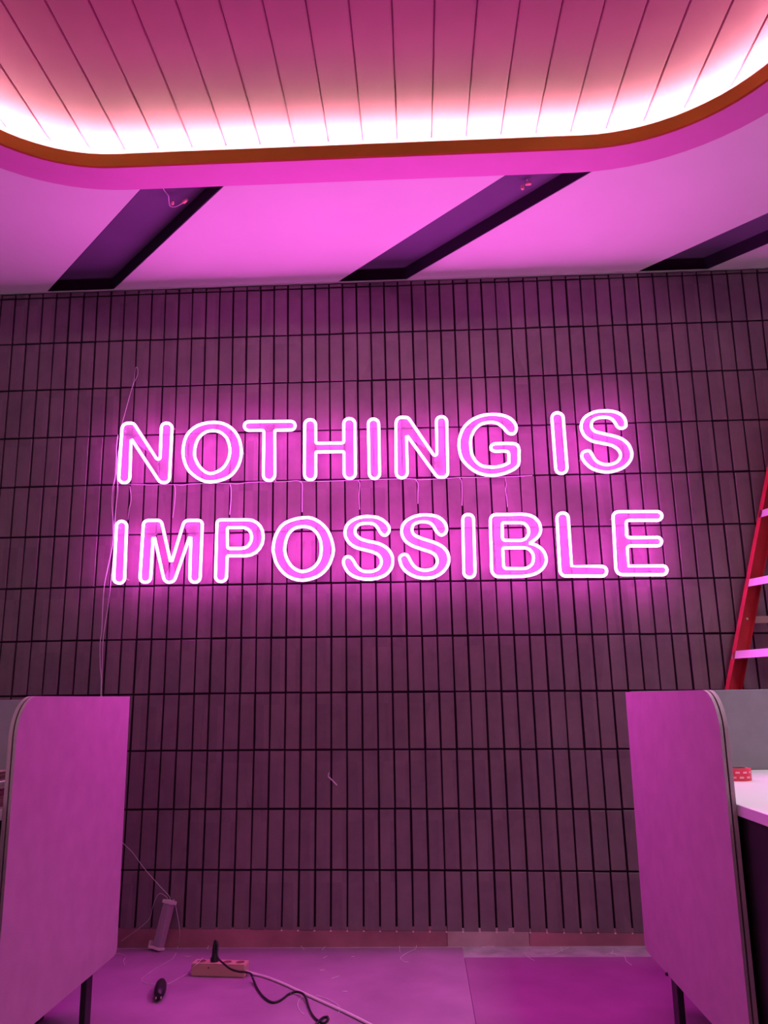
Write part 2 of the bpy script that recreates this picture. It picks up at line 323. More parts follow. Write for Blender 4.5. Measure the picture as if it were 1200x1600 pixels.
# ------------------------------------------------------------------ neon sign letters
LETTERS = [
  ('N', 'first letter N of the word NOTHING', [[-1505,2478,-1503,2487,-1499,2495,-1493,2501,-1485,2505,-1476,2506,-1456,2506,-1450,2504,-1444,2501,-1439,2496,-1319,2314,-1316,2311,-1313,2309,-1309,2308,-1303,2310,-1300,2312,-1298,2316,-1299,2475,-1298,2483,-1295,2491,-1289,2497,-1282,2500,-1274,2501,-1262,2499,-1255,2495,-1248,2488,-1244,2480,-1243,2471,-1245,2207,-1246,2199,-1250,2192,-1255,2187,-1262,2184,-1269,2183,-1277,2183,-1287,2185,-1295,2190,-1302,2198,-1450,2416,-1454,2414,-1450,2215,-1451,2206,-1455,2198,-1461,2192,-1469,2188,-1478,2187,-1487,2188,-1495,2193,-1502,2200,-1506,2208,-1507,2217]]),
  ('O', 'large double-ring O of the word NOTHING', [[-1181,2343,-1180,2373,-1175,2403,-1166,2429,-1151,2451,-1132,2469,-1109,2483,-1083,2492,-1054,2497,-1026,2498,-1001,2496,-978,2490,-956,2480,-935,2465,-917,2447,-902,2425,-890,2399,-883,2371,-879,2342,-880,2314,-885,2286,-894,2261,-906,2239,-922,2219,-942,2203,-970,2191,-1003,2183,-1033,2180,-1059,2183,-1081,2192,-1103,2204,-1124,2220,-1144,2239,-1159,2261,-1170,2287,-1178,2315],[-1121,2338,-1120,2359,-1116,2380,-1110,2400,-1101,2416,-1090,2430,-1078,2440,-1063,2448,-1047,2452,-1030,2453,-1013,2451,-996,2446,-981,2437,-969,2426,-957,2412,-949,2395,-943,2377,-939,2357,-938,2337,-940,2318,-944,2300,-951,2283,-959,2268,-970,2254,-983,2243,-999,2234,-1017,2227,-1035,2224,-1050,2228,-1065,2236,-1078,2247,-1090,2260,-1101,2275,-1109,2290,-1116,2306,-1120,2321]]),
  ('T', 'the only T on the sign, in NOTHING', [[-867,2473,-866,2480,-863,2487,-858,2492,-852,2495,-845,2496,-626,2492,-620,2490,-613,2487,-608,2482,-605,2475,-604,2468,-605,2461,-608,2454,-613,2449,-619,2446,-626,2445,-705,2446,-709,2442,-705,2210,-707,2200,-711,2192,-717,2185,-725,2181,-734,2180,-745,2182,-753,2186,-759,2193,-763,2201,-764,2210,-765,2435,-765,2439,-767,2443,-770,2446,-773,2447,-777,2448,-844,2449,-851,2451,-857,2454,-862,2459,-866,2466,-867,2473]]),
  ('H', 'the only H on the sign, in NOTHING', [[-555,2470,-554,2479,-550,2487,-544,2493,-536,2497,-527,2498,-517,2496,-509,2492,-503,2485,-499,2477,-498,2468,-497,2381,-497,2377,-495,2374,-493,2372,-490,2370,-364,2368,-358,2370,-356,2372,-354,2375,-354,2468,-353,2478,-349,2486,-342,2493,-334,2497,-325,2498,-316,2496,-308,2492,-301,2485,-297,2476,-296,2467,-296,2208,-297,2199,-301,2191,-307,2185,-315,2181,-323,2180,-334,2181,-342,2185,-348,2192,-352,2200,-353,2209,-353,2316,-354,2319,-356,2321,-359,2322,-495,2324,-497,2322,-497,2207,-498,2198,-502,2190,-508,2183,-516,2179,-525,2178,-535,2180,-543,2184,-549,2191,-553,2199,-555,2208]]),
  ('I', 'narrow letter I of the word NOTHING, between H and N', [[-228,2464,-227,2473,-223,2481,-217,2487,-210,2491,-201,2492,-192,2490,-185,2486,-179,2480,-176,2472,-174,2464,-173,2203,-174,2195,-178,2187,-184,2181,-191,2177,-199,2176,-209,2178,-216,2182,-221,2188,-225,2195,-226,2203]]),
  ('N', 'second letter N of the word NOTHING, beside the G', [[-86,2467,-84,2476,-80,2485,-73,2492,-65,2496,-56,2497,-36,2496,-29,2495,-23,2491,-18,2486,99,2295,101,2293,104,2291,107,2290,110,2291,113,2292,116,2295,117,2298,118,2301,120,2468,121,2476,125,2484,130,2490,138,2493,146,2494,156,2493,163,2489,168,2483,172,2476,173,2468,170,2201,169,2193,165,2185,159,2179,151,2175,143,2174,131,2175,122,2176,114,2181,108,2188,-29,2396,-34,2395,-33,2205,-35,2196,-39,2188,-45,2181,-53,2177,-62,2176,-72,2178,-79,2182,-85,2188,-89,2196,-90,2205]]),
  ('G', 'the only G on the sign, ending NOTHING', [[523,2416,524,2424,523,2434,519,2444,514,2454,506,2465,496,2474,485,2481,473,2487,459,2492,442,2496,424,2498,406,2499,387,2499,368,2497,349,2493,331,2487,313,2479,296,2469,280,2456,266,2442,254,2426,245,2407,238,2388,233,2369,231,2352,230,2335,232,2318,234,2300,238,2283,244,2266,253,2252,264,2238,276,2226,290,2213,306,2201,323,2192,342,2185,362,2180,382,2178,400,2177,418,2179,434,2182,449,2185,463,2190,476,2195,490,2201,503,2208,513,2216,520,2222,524,2228,527,2237,529,2250,530,2266,530,2280,531,2293,532,2304,531,2313,529,2321,527,2328,523,2333,517,2337,510,2340,500,2341,487,2342,471,2343,455,2343,440,2343,425,2343,413,2343,405,2341,400,2338,395,2335,393,2331,391,2326,391,2321,392,2316,394,2311,398,2308,403,2305,410,2303,418,2302,430,2302,442,2303,453,2303,462,2302,469,2301,474,2298,477,2296,479,2292,479,2285,479,2272,478,2255,477,2243,478,2239,476,2241,470,2237,460,2232,450,2228,439,2225,427,2223,415,2221,402,2220,389,2220,377,2221,365,2223,353,2225,342,2229,331,2236,321,2244,312,2254,305,2265,299,2277,294,2290,291,2306,290,2322,289,2338,289,2353,291,2368,294,2382,300,2396,307,2410,315,2422,325,2433,336,2442,348,2449,361,2453,376,2456,390,2457,403,2457,414,2455,425,2452,435,2447,444,2440,452,2433,459,2426,464,2419,469,2412,473,2406,478,2401,482,2397,488,2394,494,2392,499,2392,505,2392,511,2394,515,2398,519,2403,522,2409]]),
  ('I', 'slightly tilted letter I starting the word IS', [[706,2468,707,2478,711,2486,717,2492,725,2497,734,2498,738,2498,747,2495,755,2490,761,2481,763,2471,766,2207,764,2198,760,2190,754,2184,746,2180,738,2178,733,2179,724,2181,716,2186,711,2195,709,2205]]),
  ('S', 'letter S ending the word IS, upper row right end', [[1075,2424,1075,2433,1074,2443,1071,2454,1067,2463,1061,2472,1053,2480,1043,2486,1031,2492,1018,2496,1003,2499,987,2501,970,2501,953,2501,935,2499,917,2495,901,2488,885,2480,872,2470,862,2458,855,2444,851,2430,849,2418,850,2407,853,2396,856,2386,861,2376,869,2366,878,2357,890,2349,903,2342,918,2337,934,2334,950,2330,966,2326,983,2322,997,2317,1008,2310,1018,2303,1025,2295,1031,2286,1034,2277,1036,2267,1034,2257,1029,2247,1023,2239,1016,2232,1007,2227,998,2223,987,2220,974,2218,962,2218,949,2220,937,2224,927,2229,919,2234,912,2241,906,2248,902,2256,898,2265,894,2273,891,2280,887,2286,883,2290,878,2293,872,2293,866,2292,859,2290,852,2286,847,2281,844,2274,843,2267,843,2258,847,2249,852,2239,859,2228,869,2218,880,2207,893,2198,906,2192,921,2187,935,2183,949,2180,964,2180,979,2180,996,2184,1015,2189,1031,2195,1046,2202,1058,2211,1069,2221,1078,2232,1085,2244,1089,2255,1092,2267,1092,2278,1090,2289,1087,2300,1083,2312,1077,2323,1069,2333,1058,2343,1047,2351,1035,2357,1023,2362,1008,2367,992,2372,974,2376,958,2381,944,2385,932,2388,922,2392,914,2397,908,2403,904,2410,901,2417,901,2425,902,2433,904,2441,907,2448,913,2454,921,2459,932,2463,944,2466,956,2467,968,2467,980,2466,990,2464,999,2460,1007,2456,1013,2449,1017,2442,1022,2434,1026,2426,1029,2418,1034,2412,1039,2409,1045,2406,1051,2406,1057,2406,1063,2409,1068,2411,1071,2414,1074,2418]]),
  ('I', 'first letter I of the word IMPOSSIBLE, lower row left end', [[-1505,1962,-1504,1970,-1501,1977,-1495,1982,-1488,1986,-1480,1987,-1471,1985,-1464,1981,-1458,1975,-1454,1968,-1453,1960,-1449,1696,-1450,1689,-1454,1682,-1459,1676,-1466,1673,-1474,1672,-1485,1674,-1493,1678,-1499,1684,-1503,1691,-1504,1700]]),
  ('M', 'the only M on the sign, in IMPOSSIBLE', [[-1368,1964,-1367,1972,-1364,1979,-1358,1984,-1351,1987,-1344,1988,-1297,1987,-1289,1986,-1282,1982,-1276,1975,-1273,1968,-1222,1776,-1215,1776,-1165,1964,-1161,1972,-1155,1978,-1147,1982,-1138,1983,-1090,1982,-1083,1981,-1077,1978,-1072,1972,-1069,1966,-1068,1959,-1070,1692,-1072,1685,-1075,1678,-1081,1673,-1087,1670,-1095,1669,-1104,1670,-1112,1674,-1117,1680,-1121,1687,-1122,1695,-1124,1896,-1131,1897,-1194,1692,-1198,1684,-1205,1677,-1214,1673,-1224,1671,-1234,1673,-1242,1678,-1249,1685,-1253,1694,-1308,1899,-1315,1899,-1318,1698,-1319,1690,-1323,1683,-1328,1678,-1335,1675,-1343,1674,-1353,1675,-1361,1679,-1367,1685,-1370,1693,-1372,1701]]),
  ('P', 'the only P on the sign, in IMPOSSIBLE', [[-994,1962,-993,1969,-991,1974,-986,1979,-981,1981,-974,1982,-838,1979,-814,1975,-792,1963,-775,1945,-764,1923,-760,1899,-759,1885,-763,1857,-776,1832,-795,1812,-820,1800,-848,1796,-936,1798,-938,1795,-938,1695,-940,1687,-943,1680,-949,1675,-957,1671,-965,1670,-975,1671,-983,1675,-989,1682,-993,1689,-994,1698],[-941,1938,-938,1941,-863,1940,-850,1937,-837,1931,-827,1921,-820,1908,-818,1894,-817,1886,-820,1870,-827,1855,-838,1843,-853,1836,-869,1834,-925,1835,-929,1835,-933,1837,-936,1840,-938,1844,-938,1848]]),
  ('O', 'double-ring O of the word IMPOSSIBLE, under T and H', [[-708,1836,-706,1856,-702,1879,-694,1901,-684,1921,-671,1941,-652,1957,-624,1970,-592,1979,-562,1983,-538,1984,-517,1980,-497,1971,-477,1959,-457,1941,-440,1921,-427,1896,-417,1868,-411,1843,-408,1824,-408,1809,-411,1791,-418,1769,-427,1746,-440,1725,-454,1709,-471,1695,-490,1684,-513,1676,-538,1670,-563,1668,-588,1671,-613,1679,-636,1691,-656,1707,-673,1727,-686,1746,-695,1764,-700,1782,-704,1798,-707,1811,-709,1822],[-650,1835,-648,1852,-644,1872,-638,1890,-630,1905,-619,1918,-606,1928,-592,1934,-575,1937,-558,1938,-542,1936,-525,1931,-510,1923,-497,1911,-486,1896,-478,1880,-472,1862,-469,1844,-468,1825,-469,1805,-472,1785,-478,1767,-487,1751,-499,1737,-513,1726,-529,1718,-546,1713,-563,1711,-579,1715,-594,1722,-608,1732,-619,1743,-629,1757,-637,1771,-642,1783,-646,1795,-648,1806,-650,1815,-651,1824]]),
  ('S', 'first letter S of the word IMPOSSIBLE, beside the O', [[-129,1910,-129,1918,-131,1926,-135,1934,-141,1943,-149,1951,-158,1959,-166,1965,-176,1970,-187,1975,-200,1978,-215,1980,-229,1981,-243,1982,-256,1981,-269,1979,-284,1976,-299,1970,-312,1964,-323,1957,-333,1948,-340,1939,-345,1929,-348,1918,-350,1907,-350,1896,-348,1885,-344,1874,-339,1864,-332,1853,-323,1844,-313,1836,-302,1829,-289,1823,-275,1819,-261,1815,-247,1811,-234,1808,-221,1804,-210,1800,-200,1795,-191,1791,-184,1785,-178,1777,-174,1769,-171,1760,-171,1752,-172,1742,-175,1734,-180,1726,-185,1719,-193,1713,-203,1709,-215,1705,-227,1704,-239,1704,-252,1705,-264,1708,-274,1713,-282,1720,-290,1728,-297,1738,-303,1749,-308,1758,-313,1766,-318,1772,-324,1777,-330,1780,-336,1781,-342,1780,-348,1777,-352,1773,-356,1767,-358,1760,-358,1752,-357,1743,-353,1732,-347,1720,-340,1708,-332,1699,-322,1691,-311,1684,-298,1678,-284,1673,-269,1670,-254,1667,-238,1666,-222,1666,-207,1668,-192,1670,-178,1675,-164,1680,-151,1687,-141,1695,-132,1705,-124,1716,-119,1727,-116,1740,-115,1754,-115,1767,-117,1779,-121,1789,-126,1799,-133,1809,-142,1819,-152,1827,-162,1833,-173,1839,-186,1844,-200,1848,-216,1852,-231,1855,-244,1859,-257,1863,-268,1867,-277,1872,-285,1878,-291,1884,-296,1891,-299,1898,-300,1905,-300,1913,-298,1920,-295,1927,-290,1933,-283,1939,-275,1943,-264,1946,-252,1947,-240,1947,-229,1947,-218,1945,-208,1943,-201,1939,-195,1933,-190,1927,-185,1919,-181,1911,-177,1903,-172,1896,-167,1890,-161,1886,-155,1884,-149,1884,-143,1887,-137,1893,-132,1901]]),
  ('S', 'second letter S of the word IMPOSSIBLE, beside the I', [[155,1908,154,1918,152,1928,148,1938,142,1947,135,1956,126,1963,117,1969,107,1974,95,1977,82,1980,67,1982,53,1983,38,1983,24,1982,10,1979,-4,1976,-18,1970,-30,1964,-41,1957,-50,1949,-57,1940,-63,1930,-66,1919,-68,1908,-68,1897,-67,1886,-64,1876,-59,1866,-53,1857,-46,1848,-36,1841,-25,1833,-12,1826,2,1820,18,1815,32,1809,46,1804,60,1800,71,1795,81,1790,88,1785,95,1779,99,1771,103,1763,104,1754,104,1745,102,1736,98,1728,94,1721,88,1716,80,1711,69,1708,57,1705,45,1704,34,1705,22,1708,12,1711,2,1716,-6,1723,-14,1731,-21,1741,-27,1752,-32,1763,-36,1771,-40,1777,-44,1782,-49,1785,-55,1786,-60,1786,-66,1784,-72,1781,-76,1777,-79,1772,-81,1766,-80,1758,-78,1748,-75,1736,-69,1724,-62,1713,-52,1702,-41,1693,-29,1685,-16,1679,-2,1673,11,1670,25,1667,39,1666,53,1666,67,1667,81,1669,95,1674,108,1680,121,1688,132,1697,142,1708,150,1719,156,1731,160,1744,161,1756,161,1768,159,1780,155,1791,150,1800,143,1809,135,1818,125,1825,114,1832,102,1838,88,1844,74,1849,60,1854,45,1859,31,1864,18,1869,8,1874,-1,1879,-8,1885,-13,1892,-15,1899,-17,1907,-16,1915,-14,1924,-11,1931,-6,1937,1,1941,9,1944,19,1947,30,1948,41,1948,52,1947,63,1945,73,1941,80,1936,86,1930,91,1923,95,1915,99,1907,103,1899,107,1893,112,1888,116,1884,121,1881,126,1879,132,1879,137,1881,143,1884,148,1888,151,1894,154,1901]]),
  ('I', 'second letter I of the word IMPOSSIBLE, beside the B', [[236,1954,238,1962,241,1970,247,1976,255,1979,263,1980,273,1979,280,1975,285,1969,289,1962,290,1953,287,1691,285,1683,282,1675,276,1670,268,1666,260,1665,256,1665,249,1666,242,1670,237,1675,233,1682,232,1690]]),
  ('B', 'the only B on the sign, in IMPOSSIBLE', [[372,1936,372,1946,373,1952,374,1957,377,1964,382,1969,388,1973,394,1975,402,1976,415,1976,435,1976,459,1975,482,1975,505,1975,526,1975,545,1973,561,1970,575,1965,587,1959,597,1950,606,1939,612,1928,616,1916,617,1903,617,1891,614,1880,610,1871,604,1862,597,1854,588,1847,580,1841,573,1836,565,1832,561,1829,558,1828,567,1826,577,1823,588,1819,598,1813,610,1804,619,1795,626,1785,631,1774,634,1763,636,1752,636,1741,633,1729,628,1718,620,1706,610,1696,599,1687,586,1680,571,1674,555,1670,537,1667,517,1665,495,1665,472,1665,451,1665,431,1665,412,1665,397,1666,387,1669,380,1674,375,1680,371,1686,369,1693,368,1705,368,1728,369,1757,370,1786,370,1815,370,1844,370,1871,371,1896,371,1918],[430,1931,433,1934,519,1932,532,1930,543,1924,551,1914,557,1902,558,1889,558,1884,555,1871,548,1860,539,1850,527,1845,514,1843,442,1845,438,1846,434,1848,431,1851,429,1855,428,1860],[427,1804,430,1807,529,1806,543,1804,557,1797,567,1785,573,1772,575,1756,574,1750,571,1735,564,1722,552,1712,539,1705,524,1703,442,1705,438,1706,433,1708,430,1712,427,1716,427,1721]]),
  ('L', 'the only L on the sign, in IMPOSSIBLE', [[700,1948,702,1957,706,1965,712,1971,720,1975,728,1976,739,1975,746,1971,752,1965,755,1957,756,1949,757,1710,903,1706,910,1704,916,1701,921,1696,923,1689,924,1682,922,1673,919,1667,913,1662,907,1659,900,1658,726,1662,718,1663,710,1667,704,1674,700,1682,699,1691]]),
  ('E', 'the only E on the sign, ending IMPOSSIBLE', [[975,1948,976,1957,980,1964,986,1971,994,1974,1002,1976,1194,1972,1200,1970,1205,1967,1210,1962,1212,1956,1212,1950,1211,1942,1207,1937,1202,1932,1196,1929,1190,1928,1050,1931,1046,1930,1042,1929,1039,1926,1037,1922,1036,1918,1034,1861,1034,1856,1036,1852,1039,1848,1043,1846,1048,1845,1181,1843,1188,1842,1193,1839,1197,1834,1200,1828,1200,1822,1198,1815,1195,1809,1190,1804,1184,1802,1178,1801,1046,1804,1042,1803,1038,1801,1035,1798,1033,1794,1032,1790,1031,1705,1195,1702,1201,1701,1207,1698,1211,1693,1213,1687,1214,1681,1212,1674,1209,1668,1204,1663,1197,1660,1191,1659,998,1663,989,1665,981,1669,975,1676,971,1684,969,1694]]),
]

YT = -.060
def offset(loop, d):
    n = len(loop); area = sum(loop[i][0] * loop[(i + 1) % n][1] - loop[(i + 1) % n][0] * loop[i][1] for i in range(n)); sg = 1 if area > 0 else -1
    o = []
    for i in range(n):
        a, b, c = Vector(loop[i - 1]), Vector(loop[i]), Vector(loop[(i + 1) % n])
        t = (c - a).normalized(); nn = Vector((t.y, -t.x)) * sg; o.append(tuple(b + nn * d))
    return o
for ch, where, loops in LETTERS:
    L3 = [[(v[i] / 1000, v[i + 1] / 1000) for i in range(0, len(v), 2)] for v in loops]
    xs = [p[0] for p in L3[0]]; zs = [p[1] for p in L3[0]]; cx = (min(xs) + max(xs)) / 2
    t = thing('neon_letter', 'glowing pink neon %s, %s' % ('letter' if False else 'outline letter', where), 'neon letter', (cx, YT, min(zs)), 'glowing letters of the wall sign')
    for lp in L3:
        q = MB(); q.tube([(p[0], YT, p[1]) for p in lp], .0068, 10, closed=True, up=(0, 1, 0))
        for fi in range(len(q.f)):
            if fi % 10 in (0, 1, 8, 9): q.mi[fi] = 1                 # the silicone back of the tube gives no light
        q.obj('neon_tube', [M['neon'], M['silicone']], t, smooth=True)
    q = MB(); q.prism(offset(L3[0], .004), 'y', YT + .0070, YT + .0105, holes=[offset(h, -.004) for h in L3[1:]])
    q.obj('clear_backing', M['acrylic'], t)
    for pt in (L3[0][0], L3[0][len(L3[0]) // 2]):
        q = MB(); q.tube([(pt[0], YT + .0106, pt[1]), (pt[0], -.0005, pt[1])], .004, 6); q.obj('standoff', M['steel'], t)

# wires of the sign
cable('sign_feed_wire', [(-1.5335, -0.008, 2.1966), (-1.3759, -0.008, 2.1874), (-1.2491, -0.008, 2.1859), (-1.1923, -0.008, 2.181), (-1.1426, -0.008, 2.1865), (-0.97, -0.008, 2.1855), (-0.9036, -0.008, 2.1804), (-0.8376, -0.008, 2.1872), (-0.6625, -0.008, 2.1861), (-0.6065, -0.008, 2.1897), (-0.5472, -0.008, 2.1831), (-0.3665, -0.008, 2.1835), (-0.2846, -0.008, 2.1848), (-0.1799, -0.008, 2.1854), (-0.0232, -0.008, 2.1847), (0.0255, -0.008, 2.1784), (0.172, -0.008, 2.1814), (0.2241, -0.008, 2.1851), (0.3018, -0.008, 2.183), (0.4637, -0.008, 2.1822), (0.5994, -0.008, 2.1854)], .0016, M['wire'], 'long thin horizontal wire running beneath the word NOTHING')
drops = [
 ([(-1.4658, -0.008, 2.1812), (-1.4555, -0.008, 2.113), (-1.4629, -0.008, 2.0626), (-1.4665, -0.008, 2.0056)], 'short wire between upper N and lower first I, leftmost drop wire'),
 ([(-1.2358, -0.008, 2.1855), (-1.2281, -0.008, 2.1615), (-1.2286, -0.008, 2.0905), (-1.2352, -0.008, 2.0101)], 'short drop wire hanging above the letter M'),
 ([(-0.9467, -0.008, 2.1849), (-0.9393, -0.008, 2.1542), (-0.938, -0.008, 2.1002), (-0.9425, -0.008, 2.0198)], 'short dangling wire hanging above the letter P'),
 ([(-0.5867, -0.008, 2.1858), (-0.5735, -0.008, 2.1719), (-0.573, -0.008, 2.1079), (-0.5725, -0.008, 2.0242)], 'thicker drop wire hanging above the lower letter O'),
 ([(-0.2879, -0.008, 2.1848), (-0.2782, -0.008, 2.1643), (-0.282, -0.008, 2.1006), (-0.2794, -0.008, 2.0304)], 'thin drop wire hanging above first S of IMPOSSIBLE'),
 ([(0.0029, -0.008, 2.1841), (0.0186, -0.008, 2.1601), (0.0174, -0.008, 2.1098), (0.0161, -0.008, 2.0531)], 'thin drop wire hanging above second S of IMPOSSIBLE'),
 ([(0.2273, -0.008, 2.185), (0.2396, -0.008, 2.1645), (0.2401, -0.008, 2.0875), (0.2383, -0.008, 2.0377)], 'thin drop wire hanging above second I of IMPOSSIBLE'),
 ([(0.4604, -0.008, 2.1823), (0.465, -0.008, 2.1419), (0.4605, -0.008, 2.1153), (0.4646, -0.008, 2.0653), (0.466, -0.008, 2.0255)], 'kinked two-part drop wire hanging above the letter B'),
]
for k, (pts, lab) in enumerate(drops):
    cable('drop_wire', pts, .0026 if k in (2, 3) else .0017, M['wire'], lab, 'wire', 'short wires between the two sign rows')
cable('looped_wire', [(-1.526, -0.012, 2.5142), (-1.5067, -0.012, 2.5985), (-1.4877, -0.012, 2.6907), (-1.4712, -0.012, 2.7693), (-1.4699, -0.012, 2.8127), (-1.4642, -0.012, 2.8361), (-1.455, -0.012, 2.8231), (-1.455, -0.012, 2.7905), (-1.4702, -0.012, 2.7513), (-1.4906, -0.012, 2.68), (-1.5098, -0.012, 2.5915), (-1.526, -0.012, 2.5142)], .0013, M['wire'], 'thin white wire with a small loop at its top, above first N', 'wire')
cable('hanging_cable', [(-1.5288, -0.046, 2.4471), (-1.5334, -0.046, 2.378), (-1.5285, -0.046, 2.292), (-1.5314, -0.046, 2.2239), (-1.5408, -0.046, 2.1565), (-1.5393, -0.046, 2.0725), (-1.527, -0.046, 1.9724), (-1.5247, -0.046, 1.8736), (-1.5386, -0.046, 1.7762), (-1.5547, -0.046, 1.6637), (-1.5561, -0.046, 1.5522), (-1.5543, -0.046, 1.442), (-1.5585, -0.046, 1.3797), (-1.552, -0.046, 1.2714), (-1.5435, -0.046, 1.21), (-1.54, -0.046, 1.1249), (-1.5303, -0.046, 0.9391), (-1.5053, -0.046, 0.6759)], .0020, M['wire'], 'left of two thin white cables running down beside the sign letters')
cable('hanging_cable', [(-1.5136, -0.05, 2.4108), (-1.5223, -0.05, 2.3249), (-1.5199, -0.05, 2.2226), (-1.5128, -0.05, 2.1548), (-1.5157, -0.05, 2.0877), (-1.5188, -0.05, 1.9979), (-1.5134, -0.05, 1.8726), (-1.5204, -0.05, 1.7106), (-1.5259, -0.05, 1.5829), (-1.5364, -0.05, 1.4884), (-1.5436, -0.05, 1.3947), (-1.5412, -0.05, 1.3018), (-1.5389, -0.05, 1.2098), (-1.5338, -0.05, 1.1248), (-1.5164, -0.05, 0.9391), (-1.4854, -0.05, 0.6762)], .0018, M['wire'], 'right of two thin white cables running down beside the sign letters')
q = MB(); q.tube([(-0.435, -0.004, 0.7556), (-0.4396, -0.004, 0.7455), (-0.4396, -0.004, 0.7368)], .0028, 6); q.tube([(-0.4396, -0.004, 0.7368), (-0.4214, -0.004, 0.7207), (-0.3986, -0.004, 0.6973)], .0062, 6, flat=.5)
tag(q.obj('plastic_scrap', M['wire']), 'bent white plastic scrap stuck on the brick tiles below the sign', 'scrap')

# ------------------------------------------------------------------ desk dividers
def divider(X, sgn, yfar, ynear, ztop, label):
    t = thing('desk_divider', label, 'desk divider', (X + sgn * .016, (yfar + ynear) / 2, 0))
    def shape(dr):
        R_, r_ = .115 - dr, .03
        P = []
        def arc(cy, cz, r, a0, a1, n=8):
            for s in range(n + 1):
                a = math.radians(a0 + (a1 - a0) * s / n); P.append((cy + r * math.cos(a), cz + r * math.sin(a)))
        a_, b_, c_, d_ = yfar - dr, ynear + dr, ztop - dr, ZB + dr
        P.append((a_, c_)); arc(b_ + R_, c_ - R_, R_, 90, 180, 14); arc(b_ + r_, d_ + r_, r_, 180, 270, 4); arc(a_ - r_, d_ + r_, r_, 270, 360, 4)
        return P
    for nm, x0, x1, dr, m in (('felt_panel', 0, .0085, 0, 'felt'), ('core', .0085, .0130, .006, 'core'), ('felt_panel', .0130, .0235, 0, 'felt')):
        q = MB(); q.prism(shape(dr), 'x', X + sgn * x0, X + sgn * x1); q.obj(nm, M[m], t, smooth=True)
    return t
ZB = 0.17
dl = divider(-1.1624, -1, -0.7293, -1.6746, 1.1172, 'tall grey felt divider lit magenta at the left edge')
dr_ = divider(0.8166, 1, -0.6989, -1.7313, 1.1046, 'tall grey felt divider lit magenta at the right, by the ladder')
def foot(t, X, sgn, y0, y1, zt):
    q = MB(); q.box((min(X + sgn * .002, X + sgn * .0225), y0, .0), (max(X + sgn * .002, X + sgn * .0225), y1, zt + .001), .002); q.obj('foot', M['black'], t)
foot(dl, -1.1624, -1, -1.0135, -0.9590, ZB)
foot(dr_, 0.8166, 1, -1.0809, -1.0170, ZB)
q = MB(); q.tube([(0.8166 - .004, -0.9906, ZB + .001), (0.8166 + .016, -0.9906 + .02, ZB + .001)], .006, 8); q.obj('screw', M['black'], dr_)

# back screens, desks
def screen(x0, x1, Y, z0, z1, label):
    t = thing('desk_screen', label, 'desk screen', ((x0 + x1) / 2, Y, z0))
    q = MB(); q.box((x0, Y - .012, z0), (x1, Y, z1), .003); q.obj('felt_panel', M['feltd'], t)
    q = MB(); q.box((x0, Y + .001, z0), (x1, Y + .013, z1), .003); q.obj('felt_panel', M['feltd'], t)
    for xx in (x0 + .25, x1 - .25):
        q = MB(); q.box((xx - .03, Y - .016, z0 - .10), (xx + .03, Y - .0125, z0 + .03)); q.obj('bracket', M['black'], t)
RS = -0.6939; LS = -0.7243
screen(0.8166 + .025, 2.35, RS, .70, 1.1076, 'wide charcoal felt screen behind the right desk with red tape')
screen(-2.7, -1.1624 - .025, LS, .70, 1.1112, 'charcoal felt screen behind the left desk')
def desk(x0, x1, y0, y1, zt, side, label):
    t = thing('desk', label, 'desk', ((x0 + x1) / 2, (y0 + y1) / 2, 0))
    q = MB(); q.box((x0, y0, zt - .030), (x1, y1, zt), .0015); q.obj('worktop', M['desk'], t)
    xe = x0 + .012 if side > 0 else x1 - .012
    q = MB(); q.box((min(xe, xe + side * .02), y0 + .03, .235), (max(xe, xe + side * .02), y1 - .005, zt - .031)); q.obj('side_panel', M['black'], t)
    for yy in (y0 + .10, y1 - .16):
        for xx in ((x0 + .20, x1 - .15) if side > 0 else (x1 - .20, x0 + .15)):
            q = MB(); q.box((xx - .025, yy - .025, 0), (xx + .025, yy + .025, zt - .031), .003); q.obj('leg', M['black'], t)
    q = MB(); q.box((x0 + .06, y1 - .03, .30), (x1 - .05, y1 - .012, zt - .031)); q.obj('modesty_panel', M['black'], t)
    return t
desk(0.8411, 2.33, -2.15, RS - .017, 0.8049, 1, 'white desk at the right with a roll of red tape on it')
desk(-2.68, -1.1869, -2.15, LS - .017, 0.8049, -1, 'white desk at the left edge with papers piled on it')

# tape roll lying on the right desk
tx, ty = 1.0762, -1.0946; tz = 0.8049
tape = thing('tape_roll', 'roll of red printed tape lying on the white desk at right', 'tape roll', (tx, ty, tz))
def annulus(r0, r1, z0, z1, name, m, n=32):
    vs = []; fs = []
    for i in range(n):
        c, s = math.cos(2 * math.pi * i / n), math.sin(2 * math.pi * i / n)
        vs += [(tx + r0 * c, ty + r0 * s, z0), (tx + r1 * c, ty + r1 * s, z0), (tx + r1 * c, ty + r1 * s, z1), (tx + r0 * c, ty + r0 * s, z1)]
    for i in range(n):
        a, b = 4 * i, 4 * ((i + 1) % n)
        for k in range(4): fs.append((a + k, a + (k + 1) % 4, b + (k + 1) % 4, b + k))
    q = MB(); q.add(vs, fs); return q.obj(name, m, tape, smooth=True)
annulus(.034, .047, tz + .0005, tz + .040, 'tape_winding', M['tape'])
annulus(.031, .0345, tz, tz + .041, 'cardboard_core', M['cardboard'])
for k in range(12):
    for zz in (.012, .028):
        a = 2 * math.pi * (k + (.5 if zz > .02 else 0)) / 12
        q = MB(); mm = Matrix.Translation((tx, ty, tz + zz)) @ Matrix.Rotation(a, 4, 'Z')
        q.box((.0466, -.007, -.003), (.0474, .007, .003), mtx=mm); q.obj('printed_mark', M['tapemark'], tape)

